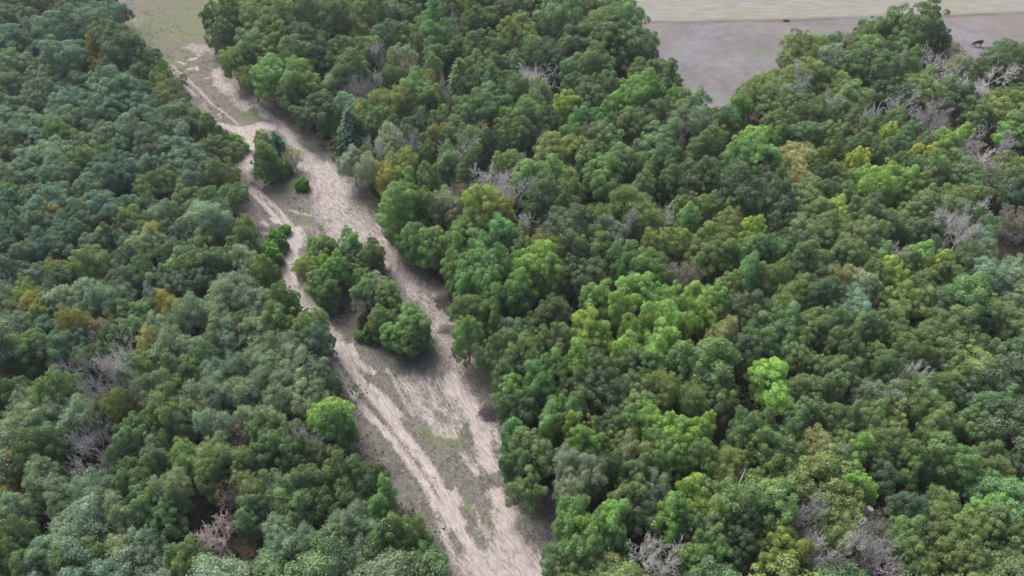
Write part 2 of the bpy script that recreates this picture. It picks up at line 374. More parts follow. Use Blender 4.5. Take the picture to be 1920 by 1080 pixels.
def cedar_mesh(name, seed, h=7.2, R=3.1):
    rng = np.random.default_rng(seed); Cs, Ns, T = [], [], []
    z = 0.7
    while z < h:
        f = 1 - (z / h) ** 1.25; rr = R * (0.18 + f * .9) ; nb = max(4, int(11 * f + 4))
        for k in range(nb):
            a = rng.uniform(0, 6.283); L = rr * rng.uniform(.75, 1.12); n = int(34 * L) + 14
            u = rng.random(n) ** .7; sp = (0.12 + .32 * (1 - u)) * min(1, L)
            x = np.cos(a) * u * L; y = np.sin(a) * u * L
            o = rng.normal(0, 1, (n, 3)) * sp[:, None] * [.6, .6, .35]
            C = np.stack([x, y, z + 0.16 * L - u * u * .12 * L + 0 * u], 1) + o
            Cs.append(C); Ns.append(np.stack([np.cos(a) * .5 + 0 * u, np.sin(a) * .5 + 0 * u, 1 + 0 * u], 1) + rng.normal(0, .5, (n, 3)))
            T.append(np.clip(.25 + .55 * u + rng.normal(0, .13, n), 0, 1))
        z += 0.34
    C = np.concatenate(Cs); N = np.concatenate(Ns); n = len(C)
    V = cards(C, N, rng.uniform(.12, .24, n), rng.uniform(.05, .09, n), rng)
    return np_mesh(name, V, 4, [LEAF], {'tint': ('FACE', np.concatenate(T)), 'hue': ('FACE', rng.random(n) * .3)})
def dead_segs(seed, h=7.0, R=3.2, r0=.26, lean=0.0, dense=1.0, wild=.3):
    rng = np.random.default_rng(seed); trunk = []; br = []
    p = np.array([0, 0, 0.0]); pts = [p]
    ht = h * rng.uniform(.4, .55)
    for i in range(5):
        p2 = p + np.array([rng.normal(0, .15) + lean, rng.normal(0, .15), ht / 5]); trunk.append([*p, *p2, r0 * (1 - .1 * i), r0 * (1 - .1 * (i + 1))]); p = p2; pts.append(p)
    def grow(q, d, L, r, lev):
        n = 4 if lev < 2 else 3
        for j in range(n):
            d = unit(d + rng.normal(0, wild * .62, 3) * (1 if lev else .6) + np.array([0, 0, .05])); q2 = q + d * L / n
            ra, rb = r * (1 - .17 * j), r * (1 - .17 * (j + 1))
            br.append([*q, *q2, max(ra, .023), max(rb, .017)]); q = q2
            if lev < 3 and (j > 0 or lev > 0):
                for _ in range(int(rng.integers(1, 4) * dense + .4)):
                    s = unit(np.cross(d, rng.normal(size=3))); dd = unit(d * rng.uniform(.5, .9) + s * rng.uniform(.55, .95))
                    grow(q.copy(), dd, L * rng.uniform(.42, .66), rb * .6, lev + 1)
    for k in range(int(rng.integers(5, 8))):
        a = k * 2.4 + rng.uniform(-.5, .5); i = rng.integers(2, 6)
        grow(pts[i].copy(), unit(np.array([math.cos(a), math.sin(a), rng.uniform(.3, 1.3)])), R * rng.uniform(.75, 1.15), r0 * .42, 0)
    return trunk, br
def link(name, me, parent=None):
    o = bpy.data.objects.new(name, me); COL.objects.link(o); o.parent = parent; return o
def seg_mesh(name, segs, m, n=5):
    V, q = tubes(segs, n); return np_mesh(name, V, 4, [m], polys=q, smooth=True)
PROTO = {}
for s in range(9):     # broad lumpy crown
    tr = branchy(np.random.default_rng(100 + s), (0, 0, -.2), 6.2, .24, 8, 3.2)
    PROTO.setdefault('oak', []).append([('trunk', seg_mesh('oak_trunk', tr, BARK, 7)), ('crown', crown_mesh('oak_crown', s, rx=3.2, rz=2.3, zc=6.5, lobe=(.45, 1.15), gap=1.12, cpl=340, rough=.62))])
for s in range(8):     # tall round crown
    tr = branchy(np.random.default_rng(200 + s), (0, 0, -.2), 7.0, .26, 8, 3.0)
    PROTO.setdefault('round', []).append([('trunk', seg_mesh('broadleaf_trunk', tr, BARK, 7)), ('crown', crown_mesh('broadleaf_crown', 40 + s, rx=2.95, rz=3.2, zc=5.9, zlo=-.85, lobe=(.45, 1.15), gap=1.12, cpl=340, rough=.58))])
for s in range(6):     # feathery upright sprays
    tr = branchy(np.random.default_rng(300 + s), (0, 0, -.2), 6.8, .2, 9, 3.0)
    PROTO.setdefault('feather', []).append([('trunk', seg_mesh('feathery_trunk', tr, BARK, 6)), ('crown', crown_mesh('feathery_crown', 80 + s, rx=3.0, rz=2.6, zc=6.2, lobe=(.4, .9), gap=.9, cpl=340, leaf=(.07, .17), spiky=.7, rough=.5, jitter=.6))])
for s in range(6):     # crown leafy almost to the ground
    tr = branchy(np.random.default_rng(350 + s), (0, 0, -.2), 7.0, .26, 8, 3.0)
    PROTO.setdefault('full', []).append([('trunk', seg_mesh('full_tree_trunk', tr, BARK, 7)), ('crown', crown_mesh('full_tree_crown', 240 + s, rx=2.9, rz=4.0, zc=5.3, zlo=-.95, lobe=(.45, 1.2), gap=1.08, cpl=340, rough=.6))])
for s in range(3):     # thin crown, branches show through
    tr, br = dead_segs(400 + s, h=8.5, R=3.2, r0=.2)
    PROTO.setdefault('thin', []).append([('trunk', seg_mesh('thin_tree_trunk', tr, BARK, 6)), ('branches', seg_mesh('thin_tree_branches', br, DEADD, 4)), ('crown', crown_mesh('thin_tree_crown', 120 + s, rx=2.9, rz=2.3, zc=5.6, lobe=(.3, .62), gap=.62, cpl=70, leaf=(.08, .17), spiky=.6, rough=.5, jitter=1.0, sparse=.62))])
for s in range(3):
    tr = branchy(np.random.default_rng(500 + s), (0, 0, -.2), 6.6, .13, 0, 2)
    PROTO.setdefault('cedar', []).append([('trunk', seg_mesh('cedar_trunk', tr, BARK, 6)), ('crown', cedar_mesh('cedar_crown', 160 + s))])
for s in range(3):
    tr = branchy(np.random.default_rng(600 + s), (0, 0, -.2), 3.2, .1, 8, 2.6)
    PROTO.setdefault('shrub', []).append([('stem', seg_mesh('shrub_stem', tr, BARK, 5)), ('foliage', crown_mesh('shrub_foliage', 200 + s, rx=3.1, rz=2.9, zc=2.6, zlo=-.8, lobe=(.6, 1.1), gap=1.0, cpl=170, leaf=(.16, .30), rough=.4))])
for s in range(6):
    tr, br = dead_segs(700 + s, h=[7, 8, 6, 8, 7, 6][s], R=[3, 3.4, 3, 2.4, 3.4, 3][s], lean=[0, .1, 0, .05, -.1, .15][s], dense=[1, .8, 1, .8, .9, .7][s], wild=[.3, .25, .4, .3, .35, .3][s])
    PROTO.setdefault('dead', []).append([('trunk', seg_mesh('dead_trunk', tr, DEAD, 7)), ('branches', seg_mesh('dead_branches', br, DEAD, 4))])
#@@TREES
# ------------------------------------------------------------------ where the trees stand: tile offset, then crown centre x, y, radius (3x photo pixels), look
TILES = [
((0,0),"190,20,80,o 330,40,60,B 430,30,60,g 540,75,70,f 620,115,80,o 90,100,80,o 60,240,100,o 250,180,80,o 430,160,110,o 560,160,60,o 635,220,100,d 762,282,84,d 30,40,70,o 140,170,50,D 500,235,60,o 545,275,45,Y 690,300,110,d 818,388,80,d 360,340,120,o 240,290,60,o 460,390,70,d 640,390,80,d 100,400,90,o 30,330,60,o 780,450,80,d 910,460,45,g 930,500,28,Y 980,570,90,d 620,500,110,o 430,470,80,o 270,430,90,o 100,480,80,o 270,530,80,o 180,600,80,o 60,610,70,o 370,580,90,o 500,590,70,o 720,530,90,o 820,530,60,o 820,600,80,o 690,620,70,o 930,710,130,o 1040,660,60,g 380,680,80,o 540,690,80,o 60,700,80,o 200,720,90,o 700,740,80,o 560,800,100,o 70,800,80,o 200,830,80,o 380,800,80,g 450,850,60,o 720,840,80,o 650,870,60,o 880,830,110,o 1050,870,110,o 1180,750,80,g 1240,840,90,d 1318,818,55,s 170,930,90,p 330,900,90,p 520,920,80,g 640,940,70,o 790,960,100,o 950,970,80,o 1090,960,90,o 1240,1000,70,g 70,1010,80,o 230,1030,90,o 350,1020,80,o 560,1030,90,o 700,1020,80,o 920,1050,90,g 1080,1060,80,o 1488,825,55,g 1560,825,66,c 1500,900,70,f 1590,965,42,s 1650,870,38,t 1700,1040,36,s 1320,60,90,f 1200,110,50,g 1400,110,70,g 1250,190,60,g 1480,130,90,g 1560,170,90,g 1700,60,90,g 1800,120,120,g 1880,60,80,g 1430,270,90,g 1600,250,90,g 1760,260,110,d 1360,330,80,g 1320,380,40,y 1500,340,80,g 1680,350,90,g 1420,450,60,y 1560,430,110,f 1850,370,70,g 1700,500,100,f 1650,580,80,d 1780,620,90,d 1880,470,70,p 1855,670,70,F 1905,740,45,s"),
((640,0),"40,50,60,y 50,180,90,g 150,90,90,g 230,150,60,c 290,80,70,p 390,30,50,g 380,110,60,g 530,150,108,f 620,130,40,D 640,30,70,d 720,150,50,g 810,120,60,g 800,40,70,g 900,60,70,d 1000,90,60,d 1080,50,70,d 990,190,90,y 1060,250,80,y 1180,40,80,g 1220,120,120,g 1260,200,90,g 1310,60,70,g 1380,30,60,d 1460,50,55,y 1560,50,90,g 1590,140,110,g 1450,180,110,g 1600,240,110,g 1400,280,90,g 1280,290,90,g 1500,300,90,g 1660,310,80,g 1120,320,80,d 1220,350,80,d 120,310,80,g 110,240,60,y 260,210,80,d 200,300,35,D 50,420,90,g 340,340,70,p 380,390,50,B 440,280,50,g 520,330,70,g 600,330,60,c 520,400,60,g 290,430,50,g 180,410,45,D 110,500,50,D 420,520,105,f 480,470,50,Y 520,560,60,y 690,280,70,g 820,270,90,g 700,230,70,f 670,450,80,F 770,390,80,g 850,340,40,B 860,400,70,g 960,390,70,g 740,480,60,d 850,490,70,g 950,460,60,g 1095,440,66,D 1110,540,60,p 990,540,70,g 580,480,40,D 270,600,100,y 60,730,90,c 40,600,60,p 130,640,40,Y 230,680,80,g 160,700,60,f 440,720,70,d 300,740,70,d 500,670,60,D 560,690,50,g 700,620,70,g 790,620,100,g 880,600,60,f 1250,615,56,l 930,700,60,g 1050,680,100,f 1000,790,80,g 1150,790,70,B 1180,680,50,d 1100,610,50,g 1430,400,90,g 1350,420,80,g 1560,450,50,D 1700,420,70,g 1800,420,80,g 1450,500,90,g 1400,590,90,d 1330,500,70,g 1600,520,60,b 1690,540,100,b 1600,600,80,b 1760,570,60,b 1840,480,70,g 1880,580,60,y 1740,650,80,g 1850,640,80,g 1450,720,60,f 1390,760,40,B 1350,700,60,f 1530,700,70,f 1480,800,90,g 1790,800,100,g 1680,830,50,B 1890,740,40,D 1230,850,110,y 1300,800,60,y 1180,880,60,y 1370,870,80,g 1560,900,80,g 1400,960,90,g 1600,960,80,g 1480,1010,100,f 1740,930,70,g 1830,950,80,g 1880,1040,80,g 1700,1040,80,g 280,820,80,p 180,850,40,D 380,840,60,D 130,900,50,g 60,920,70,w 160,970,70,w 240,960,50,D 520,820,60,g 560,790,50,Y 480,790,30,B 400,780,50,g 640,870,60,D 740,830,70,g 730,910,45,f 600,930,80,g 480,900,50,g 770,760,60,B 850,830,60,d 340,950,90,y 270,1010,70,Y 370,1060,70,f 500,1040,70,g 690,960,60,d 680,1060,50,y 960,930,70,y 1050,920,50,D 860,1010,90,D 1090,1020,110,f"),
((1280,0),"1300,160,120,g 1400,200,80,d 1200,200,80,g 1060,190,70,g 1320,90,60,d 1450,230,60,g 1000,250,60,g 920,230,35,B 680,290,90,y 600,340,60,y 700,360,90,b 690,440,90,y 830,270,60,g 840,350,80,w 940,300,60,g 1050,300,90,g 1160,320,70,g 970,380,80,g 1050,390,60,g 1215,340,50,D 1280,370,40,b 1380,330,80,D 1450,318,72,D 1530,400,50,w 1450,430,60,D 1640,480,90,D 1560,460,60,D 1815,310,80,g 1860,370,90,g 1750,390,70,d 1870,440,80,g 460,470,60,y 640,490,40,D 740,500,60,d 500,520,80,y 600,550,80,p 380,560,70,y 300,620,55,f 450,600,80,y 540,590,70,g 860,510,90,y 940,560,90,y 1180,430,90,g 1200,520,80,d 1260,570,60,D 1340,510,90,y 1430,480,70,p 1510,560,60,g 1230,620,50,D 1050,600,90,d 1040,650,50,D 840,600,40,D 700,600,80,g 60,620,80,g 40,700,80,p 240,700,90,g 400,640,80,g 520,720,80,g 630,680,70,g 720,680,70,g 650,760,80,g 800,680,70,g 940,720,70,g 820,780,60,g 1040,740,60,g 1190,700,60,g 1140,770,45,l 1250,750,60,g 1430,680,90,D 1400,750,60,y 1580,560,50,d 1650,640,70,g 1800,600,90,y 1860,740,80,b 1690,840,110,D 1440,840,80,b 1560,800,50,b 1350,860,60,g 390,820,90,b 460,800,70,b 350,900,100,f 430,930,90,b 130,830,90,g 110,900,80,g 650,870,90,q 640,960,90,q 750,930,60,y 860,880,60,g 960,840,70,g 1050,870,60,g 1180,850,70,g 1180,930,50,B 970,930,32,l 1090,960,60,g 1230,960,60,g 1360,920,42,l 1110,1030,110,b 1000,1030,80,b 1250,1050,90,b 860,990,60,y 1330,990,60,g 1400,1000,80,g 1560,980,100,g 1600,1050,80,g 1550,930,40,D 1850,970,90,y 1800,1040,80,g 1740,940,70,D 80,990,90,d 170,1020,80,g 40,1050,80,g 300,1000,60,g 480,1000,60,d 540,1040,60,g 760,1010,60,d"),
((0,360),"60,30,80,g 220,30,80,o 370,20,80,o 520,30,70,o 600,60,45,D 290,100,100,o 110,60,70,o 310,145,32,Y 460,130,90,o 620,120,90,o 740,100,70,o 850,110,60,o 940,40,90,g 1080,60,100,d 1250,80,100,g 930,170,80,p 1120,130,80,p 1180,180,130,p 780,210,80,g 880,260,35,Y 980,220,70,o 1090,230,80,o 1390,260,60,g 1500,380,70,s 1565,290,55,s 1600,215,28,s 30,190,60,o 250,200,90,o 180,230,70,o 130,270,60,o 40,250,60,o 370,230,70,o 330,320,90,o 230,350,70,o 50,320,60,o 150,380,60,o 430,270,60,o 590,290,90,o 680,250,60,d 820,330,90,p 750,320,60,o 1000,350,60,o 1160,350,100,g 1360,340,80,g 1080,420,90,g 1240,410,90,g 1410,430,90,p 510,430,110,g 700,430,80,o 340,470,60,Y 50,450,70,o 180,490,90,o 370,530,50,d 840,490,50,g 650,560,80,o 730,550,70,o 920,540,70,o 1060,510,90,o 1500,500,60,f 1600,620,70,f 30,560,40,D 20,620,70,p 80,660,90,p 150,600,50,y 240,640,50,Y 240,720,50,y 300,590,50,o 450,620,110,p 620,640,80,p 700,620,70,p 760,700,90,g 960,650,85,Y 880,600,45,D 1250,620,110,p 1380,600,120,p 1470,680,100,p 1080,710,80,p 1240,750,90,p 950,800,90,p 1000,700,60,o 60,770,90,p 290,820,90,o 450,770,50,Y 560,790,70,B 740,800,50,g 670,830,60,d 1380,770,60,d 1640,780,110,g 1740,800,90,g 1560,790,40,f 860,880,80,q 1280,850,100,p 1480,850,110,p 1600,900,80,p 1720,920,90,p 1780,860,70,o 1060,900,90,p 1180,940,80,g 940,940,100,p 80,850,65,D 170,930,90,f 50,940,70,g 330,920,60,o 400,870,60,o 510,930,60,d 500,1010,70,D 700,950,85,D 830,1010,90,g 980,1020,90,g 1100,1030,80,g 1250,1040,90,p 1380,1000,80,p 1520,960,80,p 1520,1040,90,p 1680,1020,110,p 1800,1040,80,p"),
((640,360),"330,110,115,f 475,90,45,g 610,120,75,w 560,60,50,w 800,80,110,Z 900,140,70,Z 940,90,60,y 700,220,60,y 760,200,60,y 660,20,60,B 400,270,75,f 490,300,90,f 1150,60,110,g 1220,120,60,f 1060,190,80,D 1160,210,70,B 960,15,60,D 900,240,90,f 1010,290,80,g 740,310,90,f 640,330,60,f 650,430,80,f 780,430,100,f 900,420,80,f 1090,440,100,b 1170,500,90,b 1030,520,100,b 830,560,90,f 700,520,80,f 980,620,80,f 750,660,90,g 850,680,80,f 1150,350,70,Y 1320,340,50,g 1420,170,70,y 1500,230,80,p 1620,170,22,D 1790,140,60,D 1880,110,70,F 1450,340,70,g 1400,290,70,g 1560,330,28,D 1830,290,90,y 1760,310,60,y 1640,420,110,f 1560,440,70,f 1740,470,80,f 1350,480,110,d 1870,470,90,B 1650,570,80,b 1730,600,90,b 1580,660,90,b 1440,620,80,f 1490,590,60,f 1280,740,70,b 1400,800,115,L 1500,770,60,b 1650,800,60,b 1620,900,70,b 1800,740,90,b 1860,680,90,b 1880,800,80,b 1780,900,100,b 1150,870,90,g 1250,870,80,g 970,830,100,d 1100,760,80,d 1200,690,80,d 860,930,80,g 710,830,70,f 1000,940,80,y 950,1020,80,g 1100,1000,70,g 1200,1050,60,f 1330,990,60,b 1460,1030,110,d 1680,1030,100,g 1880,960,90,f"),
((1280,360),"60,100,70,g 190,80,60,g 30,180,60,f 310,110,50,b 270,190,60,q 490,120,50,b 380,250,38,l 560,60,60,g 700,50,100,g 850,30,80,g 860,120,60,l 1050,30,80,b 1200,20,80,b 560,200,90,g 720,130,80,g 650,250,90,g 760,240,90,g 1000,150,110,g 1100,190,110,g 1050,280,90,g 880,240,70,y 960,280,60,q 900,370,90,g 1090,370,90,g 1300,150,110,g 1400,130,90,g 1350,240,90,d 1570,50,100,y 1600,160,70,g 1520,190,50,D 1700,120,80,D 1870,150,80,B 1540,300,80,D 1650,330,80,p 1700,240,70,g 1220,370,45,D 180,280,90,y 60,310,50,B 160,370,90,y 350,370,80,g 470,330,70,g 600,340,90,g 700,400,90,g 620,440,80,g 370,500,75,f 510,510,50,y 30,460,50,B 250,560,60,y 640,590,80,y 560,640,70,y 800,500,80,d 860,510,50,q 780,590,80,d 980,540,90,p 1080,520,80,g 1170,510,50,l 1330,410,80,b 1390,450,50,l 1250,450,70,g 1300,560,90,g 1480,500,80,g 1600,420,90,g 1700,370,80,g 1700,500,100,p 1820,480,90,p 1860,590,90,p 80,620,90,b 190,620,60,b 100,700,90,b 30,740,60,b 320,650,50,B 380,700,90,d 200,830,70,q 270,830,40,B 480,770,90,g 560,800,90,g 680,830,80,g 740,740,80,g 440,870,80,f 360,910,80,d 620,900,90,g 495,1075,130,L 950,660,100,p 1230,640,100,y 1400,650,100,g 1050,770,90,g 1180,790,80,y 830,800,80,g 860,890,60,g 920,880,60,g 1420,810,90,y 1530,850,100,g 1300,870,60,g 1290,930,80,g 1420,920,90,g 1520,1040,70,y 1280,1030,55,D 1050,960,90,g 1700,700,80,g 1840,770,100,y 1740,930,60,g 1850,980,80,g 770,1000,70,g 880,1040,80,g 1150,1030,70,g"),
((0,720),"60,60,60,g 100,50,45,y 340,50,100,f 20,60,50,f 150,150,110,p 330,140,70,p 440,200,110,p 660,40,70,D 560,100,50,D 660,150,80,y 560,200,60,p 200,260,90,p 70,320,100,p 540,340,75,D 450,480,80,D 600,400,50,D 270,430,100,g 180,440,70,g 90,530,90,Y 160,570,70,Y 30,650,60,Y 270,570,70,p 340,650,90,p 560,630,100,p 130,740,80,p 60,780,70,p 740,570,70,g 870,260,110,g 980,190,80,g 760,340,90,g 900,110,80,p 870,40,80,p 1000,50,70,g 1060,200,80,p 1180,80,110,p 1340,60,110,p 1480,40,90,p 1580,80,100,p 1720,60,110,p 1520,190,90,p 1430,240,60,p 1210,240,90,p 1330,270,50,B 890,420,80,p 1060,440,90,y 1200,390,80,p 1350,480,100,g 1460,470,80,g 1220,510,60,g 1490,300,80,g 1600,330,100,g 1700,340,60,D 1640,420,90,g 1870,180,100,b 1890,270,70,f 1780,430,90,d 840,540,90,g 980,620,80,p 1140,600,110,p 1310,590,60,B 1420,570,50,q 1550,570,35,D 1210,770,140,R 1430,740,100,g 840,700,90,g 700,740,90,p 960,730,70,g 430,850,140,p 540,880,110,p 100,900,90,g 60,1000,80,g 170,1030,70,g 330,960,100,p 730,930,90,w 830,920,70,p 480,990,90,g 1090,990,60,g 1100,1060,50,g 1640,640,110,g 1750,580,100,g 1700,720,110,g 1820,660,95,g 1600,920,120,p 1720,960,100,p 1840,900,95,p 1850,1020,90,p 1560,1030,80,p"),
((640,720),"40,540,100,g 175,560,70,d 235,700,90,f 50,800,90,p 130,850,80,p 240,930,90,g 385,860,80,g 100,1000,90,p 450,1025,80,f 300,1030,80,g 950,60,80,f 1000,160,70,d 1140,60,60,f 1100,20,60,f 1300,60,80,g 1380,80,100,d 1500,60,80,d 1640,80,100,y 1780,60,90,y 980,300,80,f 1190,210,90,f 1280,190,70,f 1350,290,80,l 1400,360,60,b 1080,410,110,g 1000,470,80,g 1040,590,45,y 1300,480,90,w 1390,540,80,w 1280,590,90,w 1500,260,80,d 1600,250,60,f 1720,210,80,b 1780,290,80,b 1560,340,50,y 1640,410,70,q 1770,400,70,f 1860,340,90,b 1870,450,60,b 1500,500,70,d 1650,530,90,g 1620,640,80,g 1760,620,80,p 1680,740,80,d 1300,780,90,f 1420,770,50,D 1520,780,60,b 1400,880,60,b 1500,870,90,f 1370,950,110,f 1250,1000,90,f 1350,1060,50,f 1460,1050,50,Y 1880,760,90,b 1820,780,50,b 1740,950,110,D 1660,1050,60,D"),
((1280,720),"60,90,90,y 200,110,80,g 700,90,90,g 800,50,80,g 850,220,70,g 650,220,70,g 430,250,70,g 340,290,60,g 1100,100,100,p 1060,200,80,y 1300,90,90,y 1180,230,70,y 1430,20,80,y 1430,240,90,y 1700,150,90,g 1600,60,90,d 1800,200,90,y 1870,120,80,g 1640,250,80,g 80,300,90,b 60,400,80,b 80,470,80,f 250,460,40,y 240,530,50,y 330,520,55,D 400,400,100,f 520,420,100,f 610,400,80,g 460,540,80,f 740,390,90,q 720,460,90,p 830,440,70,p 940,430,60,b 870,320,70,g 1080,380,80,y 1160,360,80,g 950,600,65,L 930,520,40,b 1100,520,90,d 1280,450,80,f 1460,440,120,f 1560,500,100,f 1420,520,90,f 1500,380,80,f 1720,440,80,y 1760,550,80,y 1870,500,80,d 60,660,80,b 120,750,90,b 60,840,90,p 190,830,80,g 130,930,80,f 60,1020,90,f 170,650,60,g 560,620,90,d 680,700,60,D 660,820,60,D 800,780,90,y 880,760,80,q 870,880,60,y 740,900,80,D 780,980,70,D 1100,780,60,y 1100,830,60,B 1020,930,80,D 1120,1000,80,D 1220,870,80,f 1290,700,80,d 1440,720,70,y 1480,830,80,y 1280,980,80,y 1560,880,100,y 1500,960,80,y 1750,820,90,y 1820,900,70,y 1720,720,60,b 1650,1040,80,y 1540,1050,80,y 530,930,95,Z 480,1010,90,Z 590,1010,70,Z 300,960,80,d 330,840,60,d"),
]
ISL = "640,110,130,b 430,130,80,y 800,200,150,b 600,350,120,f 720,400,100,f 1080,90,120,g 900,30,100,d 1110,300,90,f 1250,330,110,w 1000,560,45,s 1130,440,90,g 1290,480,80,g 1110,530,60,B 1225,520,42,c 1400,540,110,f 1080,700,80,e 1150,850,90,e 1300,720,100,f 1640,740,170,f 1690,880,150,f 1450,900,120,f 1040,900,50,s 600,-60,80,f 960,-90,120,f 1200,0,110,g 720,-30,90,g"
LOOK = {  # albedo, prototype, name, wording, category
 'o': ((.074,.116,.084), 'oak', 'oak_tree', 'grey-green oak'), 'p': ((.108,.148,.104), 'feather', 'oak_tree', 'pale green oak'),
 'g': ((.080,.122,.058), 'oak round full', 'broadleaf_tree', 'mid-green leafy tree'), 'd': ((.058,.088,.050), 'oak', 'broadleaf_tree', 'dark green tree'),
 'f': ((.084,.144,.060), 'round full', 'broadleaf_tree', 'fresh green tree'), 'b': ((.112,.180,.058), 'round full', 'broadleaf_tree', 'bright green tree'),
 'y': ((.100,.138,.056), 'oak feather', 'broadleaf_tree', 'olive green tree'), 'Y': ((.125,.136,.056), 'feather', 'yellowing_tree', 'ochre yellow tree'),
 'Z': ((.130,.155,.046), 'round', 'yellowing_tree', 'golden green tree'), 'l': ((.165,.205,.060), 'round', 'yellowing_tree', 'small yellow-lime tree'),
 'L': ((.132,.205,.056), 'round', 'lime_green_tree', 'brilliant lime green tree'), 'q': ((.140,.155,.080), 'feather', 'broadleaf_tree', 'pale tan-green tree'),
 'B': ((.125,.118,.092), 'thin', 'half_bare_tree', 'half-bare brownish tree'), 'w': ((.125,.155,.115), 'feather', 'silvery_tree', 'silvery grey tree'),
 'c': ((.060,.115,.075), 'cedar', 'cedar_tree', 'blue-green cedar'), 'e': ((.050,.095,.035), 'cedar', 'cedar_tree', 'dark green cedar'),
 'F': ((.078,.130,.050), 'cedar', 'cedar_tree', 'fresh green cedar'), 's': ((.085,.16,.040), 'shrub', 'shrub', 'low green shrub'),
 't': ((.15,.17,.09), 'thin', 'half_bare_tree', 'thin pale sapling'),
 'D': (None, 'dead', 'dead_tree', 'bleached dead tree'), 'R': (None, 'dead', 'dead_tree', 'pinkish dead tree')}
CAT = {'oak_tree': 'oak tree', 'broadleaf_tree': 'tree', 'yellowing_tree': 'tree', 'lime_green_tree': 'tree', 'half_bare_tree': 'tree', 'silvery_tree': 'tree', 'cedar_tree': 'cedar tree', 'shrub': 'shrub', 'dead_tree': 'dead tree'}
pts = []
def addpts(txt, ox, oy, sc):
    for w_ in txt.split():
        a, b, r, k = w_.split(','); pts.append((ox + float(a) / sc, oy + float(b) / sc, float(r) / sc, k))
addpts(ISL, 500, 480, 6)
for (ox, oy), txt in TILES: addpts(txt, ox, oy, 3)
kept = []
for P in sorted(pts, key=lambda q: (q[3] not in 'DRLYZlBcF', -round(q[2] / 6))):
    if all(math.hypot(P[0] - q[0], P[1] - q[1]) > (1.05 * q[2] + .35 * P[2] if q[3] in 'RL' else 0.85 * q[2] + .15 * P[2] if q[3] in 'DlYZ' else 0.42 * (P[2] + q[2]) + 1) for q in kept): kept.append(P)
trees = []
ISLP = [(460,230),(600,230),(740,430),(860,640),(800,740),(560,560),(480,300)]
def isl(px, py): return bool(inpoly(px, py, ISLP))
def world_of(px, py, rpx, k):
    s = 1.0
    for _ in range(4):
        pr = LOOK[k][1]
        zs_ = s if pr in ('shrub', 'cedar') else s * 1.12 if isl(px, py) else max(s, 1.4 if k == 'R' else 1.15 if pr == 'dead' else .72)
        zc = {'shrub': 2.3, 'cedar': 3.6, 'dead': 5.0}.get(pr, 6.2) * zs_
        x, y, d = unproj(px, py, zc); Rm = rpx * d / FPX
        s = Rm / {'shrub': 3.5, 'cedar': 2.6, 'dead': 2.6}.get(pr, 3.62)
        if pr not in ('shrub', 'cedar', 'dead'): s = max(s, 0.45)
    return x, y, s, Rm, zs_
for px, py, r, k in kept:
    x, y, s, Rm, zz = world_of(px, py, r, k); trees.append([x, y, s, Rm, k, px, py, r, zz])
# a margin of trees beyond the frame and in the holes of the canopy
GAPS = [(300,505,26),(95,708,45),(215,880,28),(315,1045,45),(440,1040,55),(1895,480,50),(1630,1000,22),(1820,1020,35),(870,560,18)]
def forest_ok(px, py, r):
    a = np.linspace(0, 6.283, 9)[:-1]; qx = px + r * .75 * np.cos(a); qy = py + r * .75 * np.sin(a)
    if inpoly(qx, qy, CLEAR).any() or inpoly(qx, qy, FIELD).any(): return False
    if py < -10 and (px < 470 and px > 180 or px > 1140): return False
    if 820 < px < 1060 and py > 1080: return False
    return all(math.hypot(px - g[0], py - g[1]) > g[2] * .8 + r * .5 for g in GAPS)
rg = random.Random(5); filled = []
for _ in range(9000):
    px, py = rg.uniform(-70, 1990), rg.uniform(-30, 1150)
    _, _, d = unproj(px, py, 6); r = rg.uniform(2.8, 4.3) * FPX / d
    if not forest_ok(px, py, r): continue
    ex = 0.95
    if any(math.hypot(px - q[5], py - q[6]) < ex * (r * .5 + q[7] * (1.3 if q[4] in 'RL' else 1.0 if q[4] in 'Dl' else .8)) for q in trees): continue
    left = px < 560 + (py - 500) * .55
    if py < 400 and px < 480: left = True
    k = rg.choice('ooopd' if left and py < 600 else 'pppgo' if left else 'ggggydyf')
    x, y, s, Rm, zz = world_of(px, py, r, k); trees.append([x, y, s * .93, Rm, k, px, py, r, zz * .9]); filled.append(trees[-1])
print('TREES', len(kept), 'fill', len(filled))
from collections import Counter
print(Counter(LOOK[q[4]][2] for q in trees))
nb = 0; keepi, rest = [], []
for i in sorted(range(len(trees)), key=lambda i: -trees[i][7] * (1 if 0 < trees[i][5] < 1920 and 0 < trees[i][6] < 1080 else .3) * (1 if trees[i] not in filled else .7)):
    q = trees[i]
    if LOOK[q[4]][2] in ('broadleaf_tree',):
        nb += 1
        (keepi if nb <= 298 else rest).append(i)
    elif LOOK[q[4]][2] == 'oak_tree' and (q in filled) and not (0 < q[5] < 1920 and 0 < q[6] < 1080): rest.append(i)
    else: keepi.append(i)
ALLT = trees; restt = [trees[i] for i in rest]; trees = [trees[i] for i in sorted(keepi)]
print('KEPT', len(trees), 'rest', len(restt), Counter(LOOK[q[4]][2] for q in trees))
